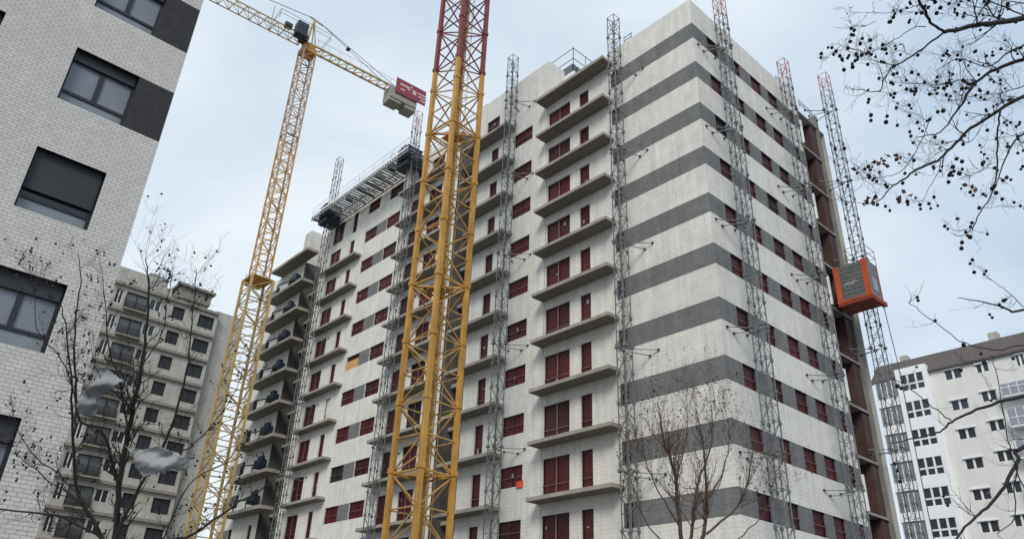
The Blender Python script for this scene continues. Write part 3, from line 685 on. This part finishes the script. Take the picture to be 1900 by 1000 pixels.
for (a, b, z0, z1) in W2:
    key = (round(b - a, 2), round(z1 - z0, 2))
    if key not in cache:
        W = b - a; q = MB(); q.box(0, W, .15, .18, 0, z1 - z0); o = q.build('window', 'glassdark', br); f = MB()
        for x0_, x1_ in ((0, .08), (W / 2 - .1, W / 2 + .1), (W - .08, W)): f.box(x0_, x1_, .06, .149, 0, z1 - z0)
        f.box(-.1, W + .1, -.16, -.001, z1 - z0 + .02, z1 - z0 + .14); f.build('frame', 'white', o); cache[key] = o
    else: o = copy_part(cache[key], br, (0, 0, 0))
    o.location = (a - RO[0], YW - RO[1], z0)
for k in range(0, 10):
    q = MB(); z = 27.3 - 3 * k; q.box(-2.9, .9, YW - 1.0, YW - .01, z, z + .15); q.box(-2.9, .9, YW - 1.02, YW - .96, z + .16, z + (1.75 if k % 3 else 1.3), 1)
    for i in range(6): q.box(-2.92 + i * .75, -2.86 + i * .75, YW - 1.05, YW - 1.021, z + .1, z + (1.78 if k % 3 else 1.33), 0)
    q.box(-2.92, .9, YW - 1.06, YW - 1.022, z + .85, z + .92, 0)
    q.build('balcony', ['brwhite', 'awning'], br, off=RO)
for k in range(0, 11):   # glazed galleries left of the bay
    q = MB(); z = 31.7 - 3 * k; q.box(-15.0, -12.6, YW - .5, YW - .01, z - 2.9, z - 2.0, 0); q.box(-15.0, -12.6, YW - .45, YW - .42, z - 1.99, z - .1, 1)
    for i in range(5): q.box(-15.0 + i * .58, -14.92 + i * .58, YW - .5, YW - .455, z - 1.99, z - .1, 0)
    q.build('glazed_gallery', ['brwhite', 'sheetpane'], br, off=RO)
mb = MB(); e = [(-15.5, YW - .3, 31.9), (3.9, YW - .3, 31.9), (3.9, YW + 12, 31.9), (-15.5, YW + 12, 31.9)]; u = [(-15.0, YW + 1.2, 34.1), (2.6, YW + 1.2, 34.1), (2.6, YW + 10, 34.1), (-15.0, YW + 10, 34.1)]
for i in range(4): mb.quad(e[i], e[(i + 1) % 4], u[(i + 1) % 4], u[i])
mb.quad(*u); mb.box(-15.5, 3.9, YW - .32, YW - .02, 31.7, 31.899)
mb.build('roof', 'roofbrown', br, off=RO)
mb = MB(); mb.box(-3.5, -2.6, YW + 2, YW + 3, 34.0, 35.2); mb.box(-12.7, -11.9, YW + 2, YW + 3, 34, 35.0); mb.build('chimney', 'blcream', br, off=RO)

# ------------------------------------------------------------ trees
class Many:
    def __init__(s): s.L = []
    def ball(s, c, r, mi=0, sc=(1, 1, 1)): s.L.append(('b', V(c), r))
    def quad(s, *k): s.L.append(('q', sum(k, V()) / 4, k))
class Tree:
    def __init__(s, seed): s.big = MB(); s.tw = MB(); s.sd = Many(); s.lf = Many(); s.rr = random.Random(seed)
    def limb(s, pts, r0, r1, sides=6, jit=0.0, tgt=None):
        # smooth the polyline
        P = []
        for i in range(len(pts) - 1):
            p0 = pts[max(i - 1, 0)]; p1 = pts[i]; p2 = pts[i + 1]; p3 = pts[min(i + 2, len(pts) - 1)]
            for t in (0, .25, .5, .75):
                P.append(.5 * ((2 * p1) + (p2 - p0) * t + (2 * p0 - 5 * p1 + 4 * p2 - p3) * t * t + (3 * p1 - p0 - 3 * p2 + p3) * t ** 3))
        P.append(pts[-1]); P = [p + V([s.rr.uniform(-jit, jit) for _ in range(3)]) if 0 < i < len(P) - 1 else p for i, p in enumerate(P)]
        rs = [r0 + (r1 - r0) * i / (len(P) - 1) for i in range(len(P))]
        (tgt or s.big).path(P, rs, 0, sides); return P, rs
    def grow(s, p, d, L, r, lvl, up=.1, seeds=.3, leaves=.05, spread=.9, ball=.03):
        rr = s.rr; nseg = 5; P = [p]; dd = d.normalized(); rs = [r]
        for i in range(nseg):
            dd = (dd + V([rr.uniform(-.28, .28) for _ in range(3)]) + V((0, 0, up))).normalized()
            P.append(P[-1] + dd * L / nseg); rs.append(max(r * (1 - .75 * (i + 1) / nseg), .0012))
        s.tw.path(P, rs, 0, 3)
        if lvl > 0:
            for i in range(1, nseg + 1):
                if rr.random() < .78:
                    nd = (dd * .7 + V([rr.uniform(-spread, spread) for _ in range(3)]) + V((0, 0, up))).normalized()
                    s.grow(P[i], nd, L * rr.uniform(.4, .65), rs[i] * .75, lvl - 1, up, seeds, leaves, spread, ball)
        else:
            if rr.random() < seeds:
                q = P[-1]; e = q + V((rr.uniform(-.02, .02), rr.uniform(-.02, .02), -rr.uniform(.02, .07)))
                s.tw.path([q, e], [.0012, .001], 0, 3); s.sd.ball(e, ball * rr.uniform(.7, 1.1))
                if rr.random() < .35: s.sd.ball(e + V((rr.uniform(-1.5, 1.5) * ball, rr.uniform(-1, 1) * ball, -1.7 * ball)), ball * .85)
            if rr.random() < leaves: s.leaf(P[-1], ball * 1.6)
    def leaf(s, p, z):
        rr = s.rr; a = V([rr.uniform(-1, 1) for _ in range(3)]).normalized(); b = a.cross(V([rr.uniform(-1, 1) for _ in range(3)])).normalized(); c = a.cross(b)
        k = [p, p + a * z * .6 + b * z * .45, p + a * z * 1.3 + c * z * .2, p + a * z * .6 - b * z * .45 + c * z * .25]
        s.lf.quad(*k)
    def finish(s, t, barkm, smooth=True):
        o = t.location
        for mb_, nm, mm in ((s.big, 'trunk', barkm), (s.tw, 'twigs', barkm)):
            if mb_.f: mb_.build(nm, mm, t, smooth, tuple(o))
        for many, one, pl, mm in ((s.sd, 'seed_ball', 'seed_balls', 'seed'), (s.lf, 'dry_leaf', 'dry_leaves', 'leaf')):
            def vis(e):
                q = e[1] - CAM; z_ = q.dot(FW); u = q.dot(RT) / z_ * FPX; v = q.dot(UP) / z_ * FPX
                return (0 if abs(u) < 950 and abs(v) < 500 else 1, z_)
            many.L.sort(key=vis); rest = MB(); bm0 = None
            for i, e in enumerate(many.L):
                tgt = rest if i >= 98 else MB()
                if e[0] == 'b':
                    if i < 98:
                        if bm0 is None: g0 = MB(); g0.ball((0, 0, 0), 1); ob = g0.build(one, mm, t, True); bm0 = ob
                        else: ob = bm0.copy(); C.objects.link(ob); ob.parent = t
                        ob.location = e[1] - o; ob.scale = (e[2],) * 3
                    else: rest.ball(e[1], e[2])
                else:
                    tgt.quad(*e[2])
                    if i < 98: tgt.build(one, mm, t, False, tuple(o))
            if rest.f: ob = rest.build(pl, mm, t, True, tuple(o)); ob['kind'] = 'stuff'
def px(pts, d0, d1=None):
    d1 = d0 if d1 is None else d1; nn = len(pts) - 1
    return [at(u, v, d0 + (d1 - d0) * i / nn) for i, (u, v) in enumerate(pts)]

# overhanging plane tree, upper right
T = Tree(11); hub = at(2150, 330, 8.5)
base = V((hub.x, hub.y, 0))
T.limb([base, base + V((.1, .05, hub.z * .5)), hub], .2, .13, 10)
def spray(T, P, rs, n_, L, lvl, side=1., **kw):
    for _ in range(n_):
        i = T.rr.randrange(1, len(P)); d = (P[i] - P[i - 1]).normalized()
        nd = (d * .7 + V([T.rr.uniform(-side, side) for _ in range(3)])).normalized()
        T.grow(P[i], nd, L * T.rr.uniform(.6, 1.2), max(rs[i] * .45, .003), lvl, **kw)
K = dict(seeds=.16, leaves=.03, ball=.019)
limbs = [
 ([(2150, 330), (2000, 30), (1900, 35), (1850, 42), (1800, 50), (1752, 60)], 8.5, 7.2, .05, .020, 7, .42),
 ([(1752, 60), (1730, 45), (1718, 25), (1706, 0), (1700, -25)], 7.2, 6.8, .018, .012, 3, .3),
 ([(1752, 60), (1722, 83), (1690, 107), (1660, 122), (1641, 145), (1633, 168), (1600, 168), (1575, 163)], 7.2, 6.6, .013, .003, 9, .34),
 ([(1660, 122), (1625, 115), (1600, 98), (1560, 85)], 6.9, 6.7, .006, .002, 4, .26),
 ([(1718, 50), (1695, 52), (1660, 75), (1620, 95), (1598, 98)], 7.1, 6.8, .006, .002, 5, .26),
 ([(1706, 8), (1680, 18), (1640, 25), (1618, 22)], 6.9, 6.6, .005, .002, 4, .25),
 ([(1625, 40), (1600, 50), (1550, 52)], 6.9, 6.8, .003, .002, 2, .2),
 ([(2150, 330), (2000, 80), (1900, 110), (1850, 128), (1812, 152), (1790, 185), (1770, 215), (1745, 245), (1700, 255)], 8.5, 7.0, .035, .004, 12, .38),
 ([(1812, 150), (1780, 150), (1740, 158), (1700, 155), (1650, 155)], 7.5, 7.0, .009, .002, 8, .3),
 ([(1900, 84), (1870, 98), (1830, 125), (1780, 110), (1740, 130)], 8.0, 7.3, .014, .003, 6, .32),
 ([(2150, 330), (2000, 150), (1900, 178), (1856, 205), (1800, 240), (1765, 275), (1740, 298), (1700, 315), (1678, 332), (1652, 350), (1630, 372), (1600, 378)], 8.5, 6.4, .032, .003, 15, .36),
 ([(1730, 215), (1705, 270), (1680, 310), (1655, 325), (1620, 330), (1598, 315)], 7.0, 6.6, .006, .002, 5, .24),
 ([(1745, 300), (1735, 330), (1712, 372)], 6.8, 6.7, .005, .002, 2, .14),
 ([(1856, 205), (1852, 240), (1850, 300), (1845, 345), (1825, 385), (1805, 420), (1785, 438), (1765, 432)], 7.7, 6.9, .013, .003, 6, .26),
 ([(1845, 310), (1810, 320), (1780, 332)], 7.3, 7.0, .004, .002, 2, .15),
 ([(2150, 330), (1960, 230), (1900, 250), (1875, 275), (1855, 320), (1846, 350)], 8.5, 7.4, .02, .004, 7, .3),
 ([(1950, 60), (1880, 20), (1830, 0), (1790, -20)], 7.8, 7.2, .012, .006, 8, .34),
 ([(1800, 50), (1830, 5), (1840, -20)], 7.2, 7.2, .006, .004, 3, .28),
 ([(1900, 160), (1850, 175), (1800, 180), (1760, 190)], 7.6, 7.2, .007, .002, 7, .3),
 # lower right branches
 ([(2150, 330), (2080, 520), (1900, 575), (1870, 572), (1830, 562), (1778, 552)], 8.5, 7.0, .025, .004, 4, .2),
 ([(1900, 570), (1872, 545), (1850, 525), (1822, 513)], 7.2, 7.0, .006, .002, 3, .16),
 ([(2150, 330), (2100, 700), (1900, 735), (1855, 745), (1800, 765), (1765, 782), (1745, 800), (1700, 812), (1650, 822)], 8.5, 6.8, .03, .004, 5, .3),
 ([(1765, 780), (1740, 762), (1706, 735), (1676, 712), (1650, 700)], 7.0, 6.8, .008, .003, 3, .2),
 ([(2000, 660), (1900, 640), (1850, 650), (1800, 640), (1770, 625), (1735, 598), (1700, 570), (1685, 560)], 7.8, 6.8, .009, .003, 6, .22),
 ([(2150, 330), (2120, 760), (1900, 830), (1890, 850), (1865, 900), (1838, 935), (1810, 960), (1785, 985), (1765, 1020)], 8.5, 7.0, .035, .010, 10, .4),
 ([(1890, 850), (1882, 900), (1884, 960), (1850, 990)], 7.5, 7.1, .010, .004, 8, .3),
 ([(1950, 1010), (1900, 905), (1880, 850), (1868, 800), (1850, 700), (1840, 660)], 7.8, 7.2, .010, .003, 10, .3),
 ([(1850, 745), (1820, 690), (1810, 680), (1780, 668)], 7.3, 7.0, .004, .002, 3, .16),
]
for pts, d0, d1, r0, r1, nn, L in limbs:
    P, rs = T.limb(px(pts, d0, d1), r0 * .74, r1 * .9, 6, .008)
    i0 = 5 if len(pts) > 4 and pts[0][0] > 1950 else 0
    low = pts[-1][1] > 520
    spray(T, P[i0:], rs[i0:], nn if not low else max(2, nn // 2), L, 2 if not low else 1, .9, **{**K, 'seeds': .04 if low else .13})
# seed clusters seen in the photo
for (u, v) in [(1600, 72), (1596, 82), (1614, 75), (1582, 125), (1587, 113), (1566, 130), (1645, 100), (1643, 92), (1703, 103), (1652, 41), (1745, 15), (1738, 25), (1722, 15), (1735, 5), (1730, 0), (1710, 25), (1854, 30), (1885, 42), (1870, 8), (1756, 155), (1752, 165), (1765, 157), (1787, 150), (1795, 155), (1785, 165), (1725, 175), (1700, 170), (1690, 168), (1682, 166), (1660, 174), (1616, 214), (1616, 224), (1646, 216), (1644, 227), (1665, 233), (1688, 245), (1690, 253), (1720, 225), (1725, 222), (1740, 208), (1750, 206), (1787, 268), (1785, 300), (1775, 295), (1768, 310), (1762, 325), (1760, 338), (1770, 318), (1765, 320), (1780, 322), (1646, 347), (1628, 380), (1643, 383), (1651, 391), (1668, 375), (1665, 370), (1707, 380), (1708, 388), (1727, 387), (1740, 382), (1818, 270), (1823, 303), (1845, 345), (1848, 358), (1841, 350), (1817, 386), (1785, 450), (1784, 461), (1800, 440), (1832, 242), (1733, 366), (1679, 322), (1675, 340), (1880, 665), (1672, 720), (1665, 716), (1735, 595), (1820, 656), (1826, 672), (1788, 640), (1885, 835), (1660, 860), (1665, 873), (1670, 893)]:
    c = at(u, v, T.rr.uniform(6.6, 7.3)); T.sd.ball(c, T.rr.uniform(.015, .024), 0, (1, 1, 1.1))
    T.tw.path([c, c + V((T.rr.uniform(-.02, .02), 0, .07))], [.002, .0015], 0, 3)
for (u, v) in [(1637, 303), (1640, 300), (1630, 302), (1665, 292), (1668, 290), (1618, 372), (1621, 368), (1605, 377), (1670, 375), (1680, 363), (1805, 345), (1800, 348), (1592, 320), (1644, 290)]:
    for _ in range(3): T.leaf(at(u + T.rr.uniform(-5, 5), v + T.rr.uniform(-5, 5), 6.9), .045)
t = thing('plane_tree', 'bare plane tree overhanging the right edge with round seed balls', 'tree', (base.x, base.y, 0)); T.finish(t, 'bark')

# left bare tree
T = Tree(23); hub = at(205, 1150, 13); base = V((hub.x, hub.y, 0))
T.limb([base, base + V((.05, 0, hub.z * .6)), hub], .17, .10, 10)
K = dict(seeds=.11, leaves=.09, ball=.021, up=.10)
limbs = [
 ([(205, 1150), (215, 1000), (222, 900), (238, 800), (250, 740), (262, 680), (272, 600), (275, 520), (270, 480)], 13, 12, .10, .008, 16, .9),
 ([(222, 900), (205, 850), (190, 800), (150, 780), (140, 700), (137, 640), (145, 560), (150, 510), (145, 470)], 12.8, 12, .045, .006, 14, .75),
 ([(140, 790), (138, 740), (125, 690), (100, 650), (70, 612), (62, 540), (55, 490)], 12.3, 11.8, .022, .004, 12, .7),
 ([(205, 1150), (190, 1000), (150, 930), (138, 860), (135, 780), (132, 700), (120, 600), (110, 560)], 13, 12.2, .07, .007, 10, .7),
 ([(215, 1000), (250, 920), (290, 850), (320, 790), (345, 700), (352, 640), (360, 560), (365, 500)], 12.8, 12.6, .05, .006, 16, .8),
 ([(290, 850), (350, 830), (400, 780), (440, 720), (450, 680)], 12.7, 12.6, .022, .004, 10, .7),
 ([(238, 800), (220, 700), (200, 640), (195, 560), (190, 500)], 12.5, 12, .03, .005, 12, .8),
 ([(262, 680), (300, 620), (310, 560), (320, 510)], 12.3, 12, .018, .004, 8, .6),
 ([(190, 1000), (120, 960), (60, 950), (0, 945), (-50, 940)], 12.8, 11.5, .035, .012, 8, .7),
 ([(150, 930), (90, 890), (40, 850), (10, 830)], 12.4, 11.8, .02, .005, 10, .6),
 ([(215, 1080), (300, 1010), (360, 990), (430, 940), (480, 910), (510, 890)], 12.5, 11.5, .05, .008, 8, .7),
 ([(300, 1010), (350, 900), (420, 860), (470, 830)], 12.3, 11.8, .02, .005, 9, .6),
 ([(175, 950), (110, 880), (70, 850), (30, 790), (20, 730)], 12.5, 12, .02, .005, 9, .6),
 ([(250, 760), (215, 730), (180, 690), (165, 610)], 12.4, 12, .015, .004, 8, .6),
]
for pts, d0, d1, r0, r1, nn, L in limbs:
    P, rs = T.limb(px(pts, d0, d1), r0 * .62, r1 * .8, 6, .015); spray(T, P, rs, int(nn * 1.9), L * .68, 2, .8, **K)
t = thing('bare_tree', 'bare winter tree with torn plastic sheets in front of the left buildings', 'tree', (base.x, base.y, 0)); T.finish(t, 'barkmid')

# small tree in front of the corner
T = Tree(31); hub = at(1285, 1250, 19); base = V((hub.x, hub.y, 0))
T.limb([base, hub], .16, .12, 10)
K = dict(seeds=.04, leaves=.45, ball=.024, up=.16, spread=.6)
limbs = [
 ([(1285, 1250), (1270, 1050), (1258, 940), (1250, 870), (1235, 830), (1225, 780), (1222, 745)], 19, 18.6, .09, .006, 14, 1.0),
 ([(1285, 1250), (1290, 1050), (1308, 980), (1310, 930), (1308, 850), (1300, 800), (1295, 765)], 19, 19.2, .09, .006, 14, 1.0),
 ([(1285, 1250), (1278, 1050), (1283, 980), (1288, 930), (1300, 880), (1318, 830), (1322, 780), (1320, 750)], 19, 18.8, .07, .005, 14, 1.0),
 ([(1275, 1040), (1262, 980), (1255, 900), (1265, 850), (1275, 790), (1272, 755)], 19, 19.3, .05, .005, 12, .9),
 ([(1310, 990), (1345, 960), (1370, 935), (1385, 900), (1395, 850), (1400, 800)], 19, 18.8, .045, .005, 12, .9),
 ([(1262, 980), (1240, 940), (1210, 890), (1195, 840), (1190, 800)], 19, 18.6, .035, .005, 12, .9),
 ([(1258, 940), (1228, 900), (1200, 870), (1178, 850)], 18.9, 18.5, .02, .004, 8, .7),
 ([(1308, 930), (1335, 890), (1350, 840), (1352, 790), (1345, 760)], 19, 19, .03, .004, 12, .9),
 ([(1275, 1050), (1215, 990), (1190, 950), (1170, 920)], 19, 18.6, .03, .005, 9, .8),
 ([(1330, 1030), (1380, 990), (1420, 950), (1440, 900)], 19, 18.8, .03, .004, 12, .9),
]
for pts, d0, d1, r0, r1, nn, L in limbs:
    P, rs = T.limb(px(pts, d0, d1), r0 * .75, r1 * .8, 6, .02); spray(T, P[6:], rs[6:], int(nn * 1.7), L, 2, .6, **K)
t = thing('young_tree', 'young bare tree with a few brown leaves in front of the striped corner', 'tree', (base.x, base.y, 0)); T.finish(t, 'barklight')

# torn plastic sheets caught in the left tree
from mathutils import noise
def sheet(name, label, outline, depth, seed):
    def inside(u, v):
        c = False; n_ = len(outline)
        for i in range(n_):
            (a, b), (c2, d) = outline[i], outline[i - 1]
            if (b > v) != (d > v) and u < (c2 - a) * (v - b) / (d - b) + a: c = not c
        return c
    bm = bmesh.new(); g = {}; st = 3.0; u0 = min(p[0] for p in outline); v0 = min(p[1] for p in outline)
    nu = int((max(p[0] for p in outline) - u0) / st) + 2; nv = int((max(p[1] for p in outline) - v0) / st) + 2
    def vert(i, j):
        if (i, j) not in g:
            u = u0 + i * st; v = v0 + j * st
            f = noise.noise(V((u * .022, v * .04, seed))) * .16 + noise.noise(V((u * .05 + v * .09, u * .02, seed + 5))) * .05 + noise.noise(V((u * .16 + v * .1, v * .22, seed))) * .008
            du = noise.noise(V((u * .15, v * .15, seed + 9))) * 4
            g[(i, j)] = bm.verts.new(at(u + du, v + du, depth + f))
        return g[(i, j)]
    for i in range(nu):
        for j in range(nv):
            if inside(u0 + (i + .5) * st, v0 + (j + .5) * st): bm.faces.new((vert(i, j), vert(i + 1, j), vert(i + 1, j + 1), vert(i, j + 1)))
    me = bpy.data.meshes.new(name); bm.to_mesh(me); bm.free(); me.materials.append(M['sheet'])
    me.polygons.foreach_set('use_smooth', [True] * len(me.polygons))
    o = bpy.data.objects.new(name, me); C.objects.link(o)
    md = o.modifiers.new('smooth', 'SMOOTH'); md.iterations = 3; md = o.modifiers.new('thick', 'SOLIDIFY'); md.thickness = .004
    return tag(o, label, 'plastic sheet')
sheet('plastic_sheet', 'twisted grey plastic sheet snagged higher in the bare left tree', [(168, 690), (190, 678), (218, 698), (232, 706), (205, 722), (180, 742), (182, 765), (168, 776), (145, 766), (140, 750), (158, 720), (178, 705)], 12.2, 3)
sheet('plastic_sheet', 'broad grey plastic sheet spread lower in the bare left tree', [(232, 826), (252, 838), (290, 826), (328, 838), (352, 856), (350, 870), (318, 872), (290, 880), (265, 885), (250, 865), (246, 846)], 12.0, 4)
